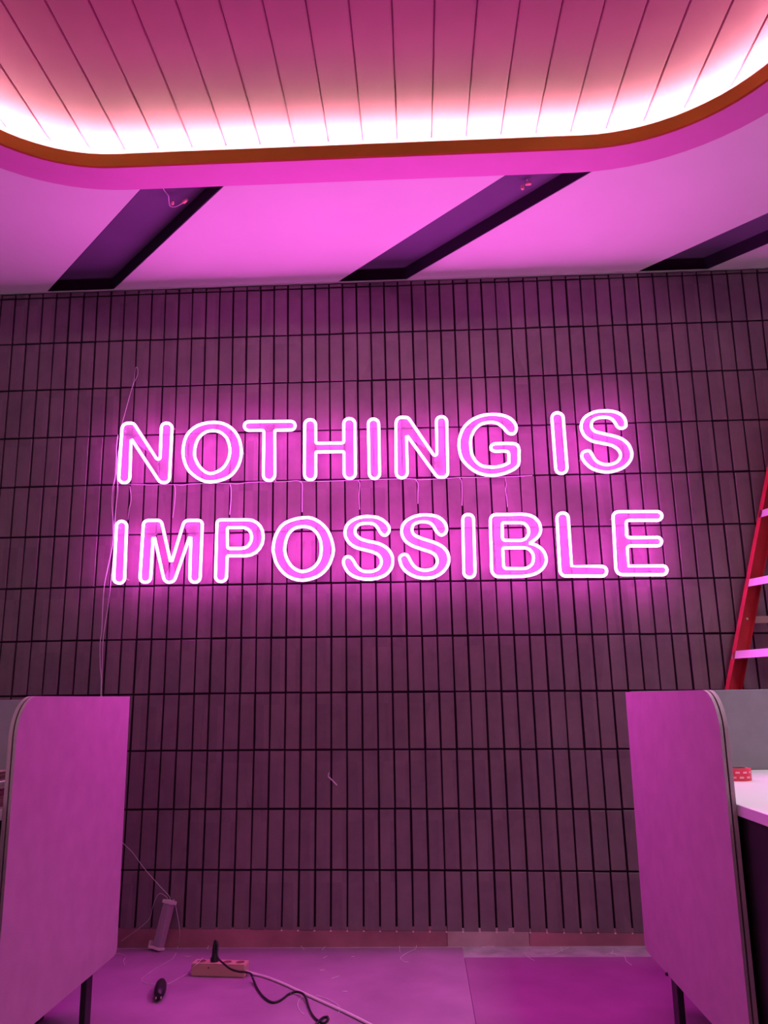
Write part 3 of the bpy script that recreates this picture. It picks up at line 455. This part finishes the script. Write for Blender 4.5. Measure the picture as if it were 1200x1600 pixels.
# dark red crate below the right desk
rb = thing('storage_box', 'dark red box on the floor under the right desk', 'box', (1.36, -.68, 0))
q = MB()
bx0, bx1, by0, by1, bh = 1.1618, 1.4618, -0.8454, -0.6054, .30
q.box((bx0, by0, 0), (bx1, by1, bh - .03), .008); q.obj('body', M['redbox'], rb)
q = MB(); q.box((bx0 - .008, by0 - .008, bh - .03), (bx1 + .008, by1 + .008, bh), .005); q.obj('lid', M['redbox'], rb)

# papers on the left desk
px1 = -1.2159; pz = 0.8049
stack = [('binder', .030, 'pinkpaper', .0, 'pale pink folder at the bottom of the pile on the left desk', 'folder'),
         ('paper_stack', .022, 'rosepaper', -.01, 'deep pink ring of papers above the bottom folder on the left desk', 'papers'),
         ('paper_stack', .020, 'paper', .004, 'white block of paper near the top of the left pile', 'papers'),
         ('cardboard_box', .024, 'cardboard', -.015, 'flat brown box on top of the pile on the left desk', 'box')]
z = pz
for nm, h, m, dx, lab, cat in stack:
    q = MB(); n = max(1, int(h / .006))
    for k in range(n):
        j = random.uniform(-.004, .004)
        q.box((px1 - .30 + dx + j, -1.5117 - .22 + j, z + h * k / n), (px1 + dx + j, -1.5117 + j, z + h * (k + 1) / n - .0008), .0)
    tag(q.obj(nm, M[m]), lab, cat); z += h

# ------------------------------------------------------------------ red step ladder
A0 = Vector((1.0966, -0.08, 0.0)); AD = Vector((0.295, 0, 0))                          # foot of the stile near the wall; its run per metre of height
WD = Vector((.34, -.94, 0)).normalized(); W_ = .47; HT = 2.62
lad = thing('step_ladder', 'red fibreglass step ladder standing at the right, between wall and desk', 'ladder', (A0.x + .5, A0.y - .25, 0))
N_ = Vector((.94, .34, 0))                                         # depth direction of the rails
def rail(base, run, name, inward, dep=.078):
    q = MB(); z0, z1 = 0, HT
    def prof(zz):
        c = base + run * zz + Vector((0, 0, zz)); f = .026
        return [c, c + N_ * dep, c + N_ * dep + inward * f, c + N_ * (dep - .005) + inward * f, c + N_ * (dep - .005) + inward * .005, c + N_ * .005 + inward * .005, c + N_ * .005 + inward * f, c + inward * f]
    a, b = prof(z0), prof(z1); vs = a + b; n = 8
    fs = [(i, (i + 1) % n, n + (i + 1) % n, n + i) for i in range(n)] + [tuple(range(n))[::-1], tuple(range(n, 2 * n))]
    q.add(vs, fs); return q.obj(name, M['red'], lad)
taper = Vector((0, 0, 0))
rail(A0, AD, 'stile', WD); B0 = A0 + WD * W_; rail(B0, AD, 'stile', -WD)
STZ = [0.280, 0.616, 0.951, 1.287, 1.623, 1.959, 2.294]
for zz in STZ:
    c = A0 + AD * zz + Vector((0, 0, zz)) + WD * .006
    e = WD * (W_ - .012)
    dn = N_ * .074; q = MB()
    th = Vector((0, 0, -.007)); lip = Vector((0, 0, -.036)) - AD * .036
    vs = [c, c + e, c + e + dn, c + dn, c + th, c + e + th, c + e + dn + th, c + dn + th]
    q.add(vs, [(0, 1, 2, 3), (4, 7, 6, 5), (0, 4, 5, 1), (1, 5, 6, 2), (2, 6, 7, 3), (3, 7, 4, 0)])
    m0 = N_ * .004
    vs = [c, c + e, c + e + m0, c + m0, c + lip, c + e + lip, c + e + m0 + lip, c + m0 + lip]
    q.add(vs, [(0, 1, 2, 3), (4, 7, 6, 5), (0, 4, 5, 1), (1, 5, 6, 2), (2, 6, 7, 3), (3, 7, 4, 0)])
    q.obj('step', M['alu'], lad)
top = A0 + AD * HT + Vector((0, 0, HT))
q = MB(); vs = [top - N_ * .02, top - N_ * .02 + WD * (W_ + .02), top + Vector((.17, 0, 0)) + WD * (W_ + .02), top + Vector((.17, 0, 0))]
q.add(vs + [v + Vector((0, 0, .05)) for v in vs], [(3, 2, 1, 0), (4, 5, 6, 7), (0, 1, 5, 4), (1, 2, 6, 5), (2, 3, 7, 6), (3, 0, 4, 7)]); q.obj('ladder_cap', M['red'], lad)
rb0 = top + Vector((.12, 0, 0))
run2 = Vector((AD.length * .9, 0, 0))
for off in (.03, W_ - .03):
    p1 = rb0 + WD * off; p0 = Vector((p1.x + .52, p1.y, 0))
    q = MB(); q.tube([p0, p1], .02, 8); q.obj('rear_leg', M['red'], lad)
    zz = 1.4339; f = zz / HT
    a = A0 + AD * zz + Vector((0, 0, zz)) + WD * (off if off > .1 else .010) + N_ * .080; b = p0.lerp(p1, f)
    q = MB(); d = (b - a); n = d.normalized(); u = Vector((0, 0, 1)); w = n.cross(u)
    vs = [a + u * h + w * g for h in (-.016, .016) for g in (-.003, .003)] + [b + u * h + w * g for h in (-.016, .016) for g in (-.003, .003)]
    q.add(vs, [(0, 1, 3, 2), (4, 6, 7, 5), (0, 4, 5, 1), (2, 3, 7, 6), (0, 2, 6, 4), (1, 5, 7, 3)]); e = q.obj('spreader', M['steel'], lad); 
for zz in (.32, .62, .93, 1.24):
    pr_ = []
    for off in (.03, W_ - .03):
        p1 = rb0 + WD * off; p0 = Vector((p1.x + .52, p1.y, 0)); pr_.append(p0.lerp(p1, zz / HT))
    q = MB(); q.tube(pr_, .012, 6); q.obj('rear_rung', M['steel'], lad)
rv = A0 + AD * 1.4382 + Vector((0, 0, 1.4382)) + N_ * .045 + WD * .006
q = MB(); q.tube([rv, rv + WD * .003], .006, 10); q.obj('rivet', M['steel'], lad)

# ------------------------------------------------------------------ power supply leaning on the wall
pa, pb = Vector((-1.2065, -0.0646, 0.004)), Vector((-1.1679, -0.035, 0.198))
ps = thing('power_supply', 'silver light driver bar leaning upright against the tiled wall at left', 'power supply', (pa.x, pa.y, 0))
ax = (pb - pa).normalized(); sx_ = Vector((1, -.45, 0)); sx_ = (sx_ - ax * sx_.dot(ax)).normalized(); sy_ = ax.cross(sx_)
mt = Matrix((( sx_.x, sy_.x, ax.x, pa.x), (sx_.y, sy_.y, ax.y, pa.y), (sx_.z, sy_.z, ax.z, pa.z), (0, 0, 0, 1)))
Lp = (pb - pa).length
q = MB(); q.box((-.021, -.017, .010), (.021, .017, Lp - .008), .002, mtx=mt)
for g in (-.012, -.004, .004, .012): q.box((g - .001, -.0185, .012), (g + .001, -.016, Lp - .01), mtx=mt); q.box((g - .001, .016, .012), (g + .001, .0185, Lp - .01), mtx=mt)
q.obj('case', M['alud'], ps)
q = MB()
for a, b in (((-.025, -.021, Lp - .008), (.025, -.013, Lp + .006)), ((-.025, .013, Lp - .008), (.025, .021, Lp + .006)), ((-.025, -.013, Lp - .008), (-.015, .013, Lp + .006)), ((.015, -.013, Lp - .008), (.025, .013, Lp + .006))): q.box(a, b, mtx=mt)
q.box((-.003, -.013, Lp - .008), (.015, .013, Lp - .001), mtx=mt)
q.obj('end_cap', M['pinkp'], ps)
q = MB(); q.box((-.025, -.021, 0), (.025, .021, .012), .002, mtx=mt); q.box((-.040, -.018, -.002), (-.025, .018, .006), mtx=mt); q.box((-.042, -.018, -.004), (-.038, .018, .03), mtx=mt); q.obj('end_cap', M['pinkp'], ps)
tp = pb + ax * .004
def V(*a): return Vector(a)
cable('supply_wire', [V(*p) for p in [(-1.5382, -0.04, 0.6756), (-1.4426, -0.04, 0.5035), (-1.3879, -0.04, 0.4467), (-1.3499, -0.04, 0.4128), (-1.2956, -0.04, 0.3483), (-1.2389, -0.04, 0.2899), (-1.2046, -0.04, 0.2567)]] + [tp + V(-.006, 0, .022), tp + V(.002, 0, 0)], .0014, M['wire'], 'twin white wire slanting down from the left divider to the power supply')
cable('supply_wire', [tp + V(-.004, -.006, 0), tp + V(-.010, -.010, .016)] + [V(*p) for p in [(-1.2096, -0.05, 0.2369), (-1.2293, -0.05, 0.2125), (-1.2422, -0.05, 0.1719), (-1.255, -0.05, 0.1287), (-1.2974, -0.05, 0.0912), (-1.3402, -0.05, 0.0619), (-1.3772, -0.05, 0.038)]], .0012, M['clearwire'], 'thin wire looping left from the power supply down to the floor')
cable('supply_wire', [tp + V(.010, -.004, 0), tp + V(.022, -.008, .006)] + [V(*p) for p in [(-1.1331, -0.05, 0.1767), (-1.1189, -0.05, 0.1173), (-1.1109, -0.05, 0.0636), (-1.1324, 0.0029, 0.0016), (-1.1022, -0.1525, 0.0016), (-1.1091, -0.2343, 0.0016), (-1.1322, -0.3124, 0.0016), (-1.1436, -0.3875, 0.0016), (-1.1466, -0.4595, 0.0016), (-1.1209, -0.5061, 0.0016), (-1.0799, -0.5216, 0.0016), (-1.0542, -0.5218, 0.0016), (-1.023, -0.5145, 0.0016), (-1.0025, -0.4607, 0.0016), (-0.987, -0.4132, 0.0016), (-0.9796, -0.3726, 0.0016), (-0.9498, -0.4382, 0.035), (-0.9258, -0.4418, 0.055), (-0.9223, -0.3736, 0.055)]], .0014, M['clearwire'], 'thin wire looping right from the power supply past the black plug to the socket strip')
cable('floor_wire', [(-1.5309, 0.0489, 0.0018), (-1.4307, 0.0474, 0.0018), (-1.3756, 0.0363, 0.0018), (-1.3317, 0.0305, 0.0018), (-1.2912, 0.035, 0.0018)], .0016, M['wire'], 'pale wire lying along the wall base left of the power supply', 'cable')
cable('floor_wire', [(-1.2037, 0.0032, 0.0018), (-1.1859, 0.0232, 0.0018), (-1.1589, 0.033, 0.0018), (-1.1289, 0.0326, 0.0018), (-1.1048, 0.0425, 0.0018)], .0016, M['wire'], 'pale wire end lying along the wall base right of the power supply', 'cable')

# ------------------------------------------------------------------ socket strip with plug and cables
s0, s1 = Vector((-0.9586, -0.4201, 0.0)), Vector((-0.7332, -0.4419, 0.0)); sh = .047; sd = .062
strip = thing('socket_strip', 'cream four-way socket strip lying on the carpet below the sign', 'power strip', tuple((s0 + s1) / 2))
ux = (s1 - s0).normalized(); uy = Vector((-ux.y, ux.x, 0)); Ls = (s1 - s0).length
ms = Matrix(((ux.x, uy.x, 0, s0.x), (ux.y, uy.y, 0, s0.y), (0, 0, 1, 0), (0, 0, 0, 1)))
q = MB(); q.box((0, 0, 0), (Ls, sd, sh - .001), .003, mtx=ms); q.obj('body', M['cream'], strip)
q = MB(); q.box((.001, .001, sh - .001), (Ls - .001, sd - .001, sh + .001), mtx=ms); e = q.obj('face_plate', M['cream'], strip)
sock = []
for k in range(4):
    cx = .034 + k * (Ls - .062) / 3.0; c = ms @ Vector((cx, sd / 2, sh + .001)); sock.append(c)
    q = MB(); n = 20
    ring_o = [(c.x + .0215 * math.cos(2 * math.pi * i / n), c.y + .0215 * math.sin(2 * math.pi * i / n), c.z + .0015) for i in range(n)]
    ring_i = [(c.x + .018 * math.cos(2 * math.pi * i / n), c.y + .018 * math.sin(2 * math.pi * i / n), c.z + .0015) for i in range(n)]
    ring_b = [(p[0], p[1], c.z + .0002) for p in ring_i]; ring_ob = [(p[0], p[1], c.z) for p in ring_o]
    q.add(ring_o + ring_i + ring_b + ring_ob, [(i, (i + 1) % n, n + (i + 1) % n, n + i) for i in range(n)] + [(n + i, n + (i + 1) % n, 2 * n + (i + 1) % n, 2 * n + i) for i in range(n)] + [(3 * n + i, 3 * n + (i + 1) % n, (i + 1) % n, i) for i in range(n)])
    o = q.obj('socket', M['cream'], strip)
    q = MB(); q.tube([(c.x, c.y, c.z + .0001), (c.x, c.y, c.z + .0008)], .0178, 20); o2 = q.obj('socket_well', M['socket'], o)
q = MB(); fc = ms @ Vector((Ls * .33, -.0005, sh * .72)); q.tube([fc, fc + Vector((uy.x, uy.y, 0)) * -.002], .0035, 8); q.obj('screw', M['socket'], strip)
pc = sock[1]
plug = thing('power_plug', 'black plug standing upright in the socket strip with a black cable', 'plug', tuple(pc + V(0, 0, .002)))
q = MB(); q.tube([pc + V(0, 0, .0018), pc + V(0, 0, .014), pc + V(0, 0, .02), pc + V(0, 0, .045), pc + V(-.001, 0, .062), pc + V(-.002, 0, .072)], [.0175, .0175, .0125, .011, .0075, .005], 14); q.obj('plug_body', M['blackp'], plug, smooth=True)
cable('plug_cable', [pc + V(-.002, 0, .070), pc + V(.000, -.002, .080), pc + V(.012, -.006, .070)] + [V(*p) for p in [(-0.8481, -0.429, 0.075), (-0.816, -0.4514, 0.055), (-0.7752, -0.5171, 0.055), (-0.7376, -0.5491, 0.055), (-0.7076, -0.547, 0.052), (-0.697, -0.4959, 0.03), (-0.6845, -0.5057, 0.012), (-0.6536, -0.586, 0.0045), (-0.6118, -0.678, 0.0045), (-0.5709, -0.7322, 0.0045), (-0.5432, -0.7124, 0.0045), (-0.5202, -0.6439, 0.0045), (-0.4943, -0.6373, 0.009), (-0.4681, -0.6674, 0.014), (-0.4483, -0.7067, 0.009), (-0.4293, -0.7786, 0.0045), (-0.405, -0.86, 0.0045), (-0.3781, -0.914, 0.0045), (-0.3561, -0.9315, 0.0045), (-0.3453, -0.9082, 0.0045), (-0.3485, -0.8784, 0.0045), (-0.3631, -0.8888, 0.006), (-0.3742, -0.9476, 0.012), (-0.3859, -0.9772, 0.0045), (-0.387, -1.054, 0.0045)]], .0042, M['blackp'], parent=plug, n=8)
cable('white_power_cable', [(-0.7484, -0.4213, 0.02), (-0.7228, -0.4173, 0.014), (-0.6912, -0.417, 0.0055), (-0.6309, -0.4612, 0.0055), (-0.554, -0.5383, 0.0055), (-0.4645, -0.6404, 0.0055), (-0.3671, -0.7495, 0.0055), (-0.2763, -0.8512, 0.0055), (-0.2027, -0.9406, 0.0055), (-0.0577, -1.1192, 0.0055), (0.165, -1.4247, 0.0055)], .0052, M['whitecable'], 'thick white cable running from the socket strip toward the camera', n=8)
wp = sock[0]
# loose black plug
bp0, bp1 = Vector((-0.9983, -0.723, 0.0)), Vector((-1.0388, -0.5467, 0.0))
lp = thing('loose_plug', 'black plug lying loose on the carpet left of the socket strip', 'plug', tuple(bp0))
q = MB(); ds = bp1 - bp0
q.tube([bp0.lerp(bp1, t) + V(0, 0, .0235) for t in (0, .06, .2, .45, .7, .88, 1)], [.009, .017, .0215, .023, .021, .015, .008], 14); q.obj('plug_body', M['blackp'], lp, smooth=True)
q = MB(); q.tube([bp1 + V(0, 0, .0195), bp1 + ds.normalized() * .022 + V(0, 0, .022)], .0035, 8); q.obj('strain_relief', M['blackp'], lp)
for sgn in (-1, 1):
    w = ds.normalized().cross(V(0, 0, 1)) * .009 * sgn
    q = MB(); q.tube([bp0 + w + V(0, 0, .0195), bp0 + w - ds.normalized() * .017 + V(0, 0, .0195)], .0022, 6); q.obj('pin', M['steel'], lp)

# wire offcuts swept about the floor
offcuts = [[(-0.565, -0.0076, 0.0022), (-0.5436, -0.0573, 0.0022)],
[(-0.4617, -0.0681, 0.0022), (-0.4527, -0.0192, 0.0022)],
[(-0.3213, -0.1735, 0.0022), (-0.3081, -0.1645, 0.0022)],
[(-0.4367, -0.3551, 0.0022), (-0.4191, -0.347, 0.0022)],
[(-0.3781, -0.4601, 0.0022), (-0.3642, -0.4445, 0.0022), (-0.3502, -0.4289, 0.0022)],
[(-0.3184, -0.6095, 0.0022), (-0.3012, -0.6097, 0.0022)],
[(-0.4572, -0.6579, 0.0022), (-0.4743, -0.692, 0.0022), (-0.472, -0.7584, 0.0022), (-0.4545, -0.8159, 0.0022), (-0.4364, -0.847, 0.0022)],
[(-0.4143, -0.6512, 0.0022), (-0.3685, -0.6926, 0.0022), (-0.3297, -0.746, 0.0022), (-0.3137, -0.7912, 0.0022), (-0.3142, -0.8351, 0.0022)],
[(-0.9827, -0.0512, 0.0022), (-0.9893, -0.0014, 0.0022), (-0.9819, 0.0289, 0.0022), (-0.9695, 0.0389, 0.0022)],
[(-1.3898, -0.1229, 0.0022), (-1.3613, -0.1137, 0.0022), (-1.322, -0.1519, 0.0022)],
[(-1.3152, -0.1798, 0.0022), (-1.3049, -0.2252, 0.0022), (-1.2806, -0.2785, 0.0022)],
[(-0.1166, -0.0141, 0.0022), (-0.1115, -0.1111, 0.0022)],
[(-0.0386, -0.0052, 0.0022), (-0.0441, -0.0642, 0.0022), (-0.0749, -0.1116, 0.0022), (-0.1071, -0.1852, 0.0022), (-0.095, -0.2391, 0.0022), (-0.0731, -0.2481, 0.0022)],
[(0.2534, -0.0391, 0.0022), (0.2827, -0.0297, 0.0022), (0.3112, -0.0301, 0.0022)],
[(0.43, -0.1088, 0.0022), (0.4418, -0.1919, 0.0022), (0.4603, -0.2366, 0.0022)],
[(0.5069, -0.1563, 0.0022), (0.5467, -0.1476, 0.0022), (0.5928, -0.1015, 0.0022), (0.639, -0.0446, 0.0022)],
[(0.6023, -0.0441, 0.0022), (0.5996, -0.111, 0.0022)],
[(0.7797, -0.1506, 0.0022), (0.8056, -0.1325, 0.0022), (0.8267, -0.1604, 0.0022)],
[(0.8223, -0.0952, 0.0022), (0.8015, -0.1509, 0.0022)],
[(0.8523, -0.1789, 0.0022), (0.8434, -0.2498, 0.0022), (0.852, -0.3013, 0.0022)],
[(-1.0505, -0.1646, 0.0022), (-1.0303, -0.1555, 0.0022)],
[(-0.4421, -0.1903, 0.0022), (-0.4284, -0.163, 0.0022)]]
OFFL = ['tiny straight wire offcut by the wall base, left of the one under first S', 'tiny straight wire offcut by the wall base behind the black cable',
 'tiny wire offcut near the wall base left of centre', 'short straight wire offcut on the carpet between cables and wall', 'slightly bent pale wire offcut lying above the white cable',
 'short flat wire offcut right of the white cable', 'pale curved wire arc beside the black cable curl', 'long curved pale wire crossing behind the white cable',
 'bent pale wire offcut behind the socket strip plug', 'flat pale wire offcut at the foot of the left divider', 'small upright-looking wire offcut near the left divider foot',
 'small straight wire offcut beside the zigzag one at the wall base', 'zigzag pale wire offcut at the wall base near the middle', 'short flat wire offcut against the grey base strip',
 'bent wire offcut on the bare screed right of the grey base strip', 'longest bowed wire offcut on the bare screed strip at right', 'tiny branch of wire touching the long bowed offcut',
 'small bowed wire offcut by the right divider', 'tiny steep wire offcut touching the bowed one by the right divider', 'curled wire offcut at the foot of the right divider',
 'tiny wire offcut between power supply and socket strip', 'tiny dash of wire right of the upright black plug']
for pts in offcuts:
    cable('wire_offcut', pts, .0011, M['wire'], OFFL[offcuts.index(pts)], 'wire offcut', 'wire offcuts scattered on the carpet', n=5, sub=3)

# ------------------------------------------------------------------ loose leads in the ceiling slots
zt = 3.371
def lead(pts, ends, label):
    t = thing('lamp_lead', label, 'wire', tuple(pts[0]))
    q = MB(); q.tube(cr(pts, 5), .0022, 6); q.obj('wire', M['clearwire'], t, smooth=True)
    for a, b in ends:
        a, b = Vector(a), Vector(b); q = MB(); q.tube([a, a.lerp(b, .3), b], [.004, .009, .006], 8); q.obj('connector', M['copper'], t, smooth=True)
    return t
lead([(-1.1077, -0.7964, 3.371), (-1.1048, -0.776, 3.365), (-1.0918, -0.7583, 3.35), (-1.0957, -0.7337, 3.34), (-1.0968, -0.7085, 3.33), (-1.0747, -0.7019, 3.33), (-1.0383, -0.7251, 3.33), (-1.0182, -0.7441, 3.33)], [((-1.085, -0.7179, 3.33), (-1.0782, -0.7326, 3.34)), ((-1.034, -0.7299, 3.33), (-1.0067, -0.7534, 3.33))], 'loose lamp lead with copper clips dangling from the left dark ceiling slot')
lead([(0.5393, -0.7495, 3.371), (0.5432, -0.739, 3.365), (0.5247, -0.7431, 3.35), (0.5218, -0.7388, 3.34)], [((0.5224, -0.7295, 3.33), (0.5195, -0.7386, 3.35)), ((0.5532, -0.7803, 3.33), (0.5363, -0.7423, 3.35))], 'short loose lead with two pale connectors in the middle ceiling slot')
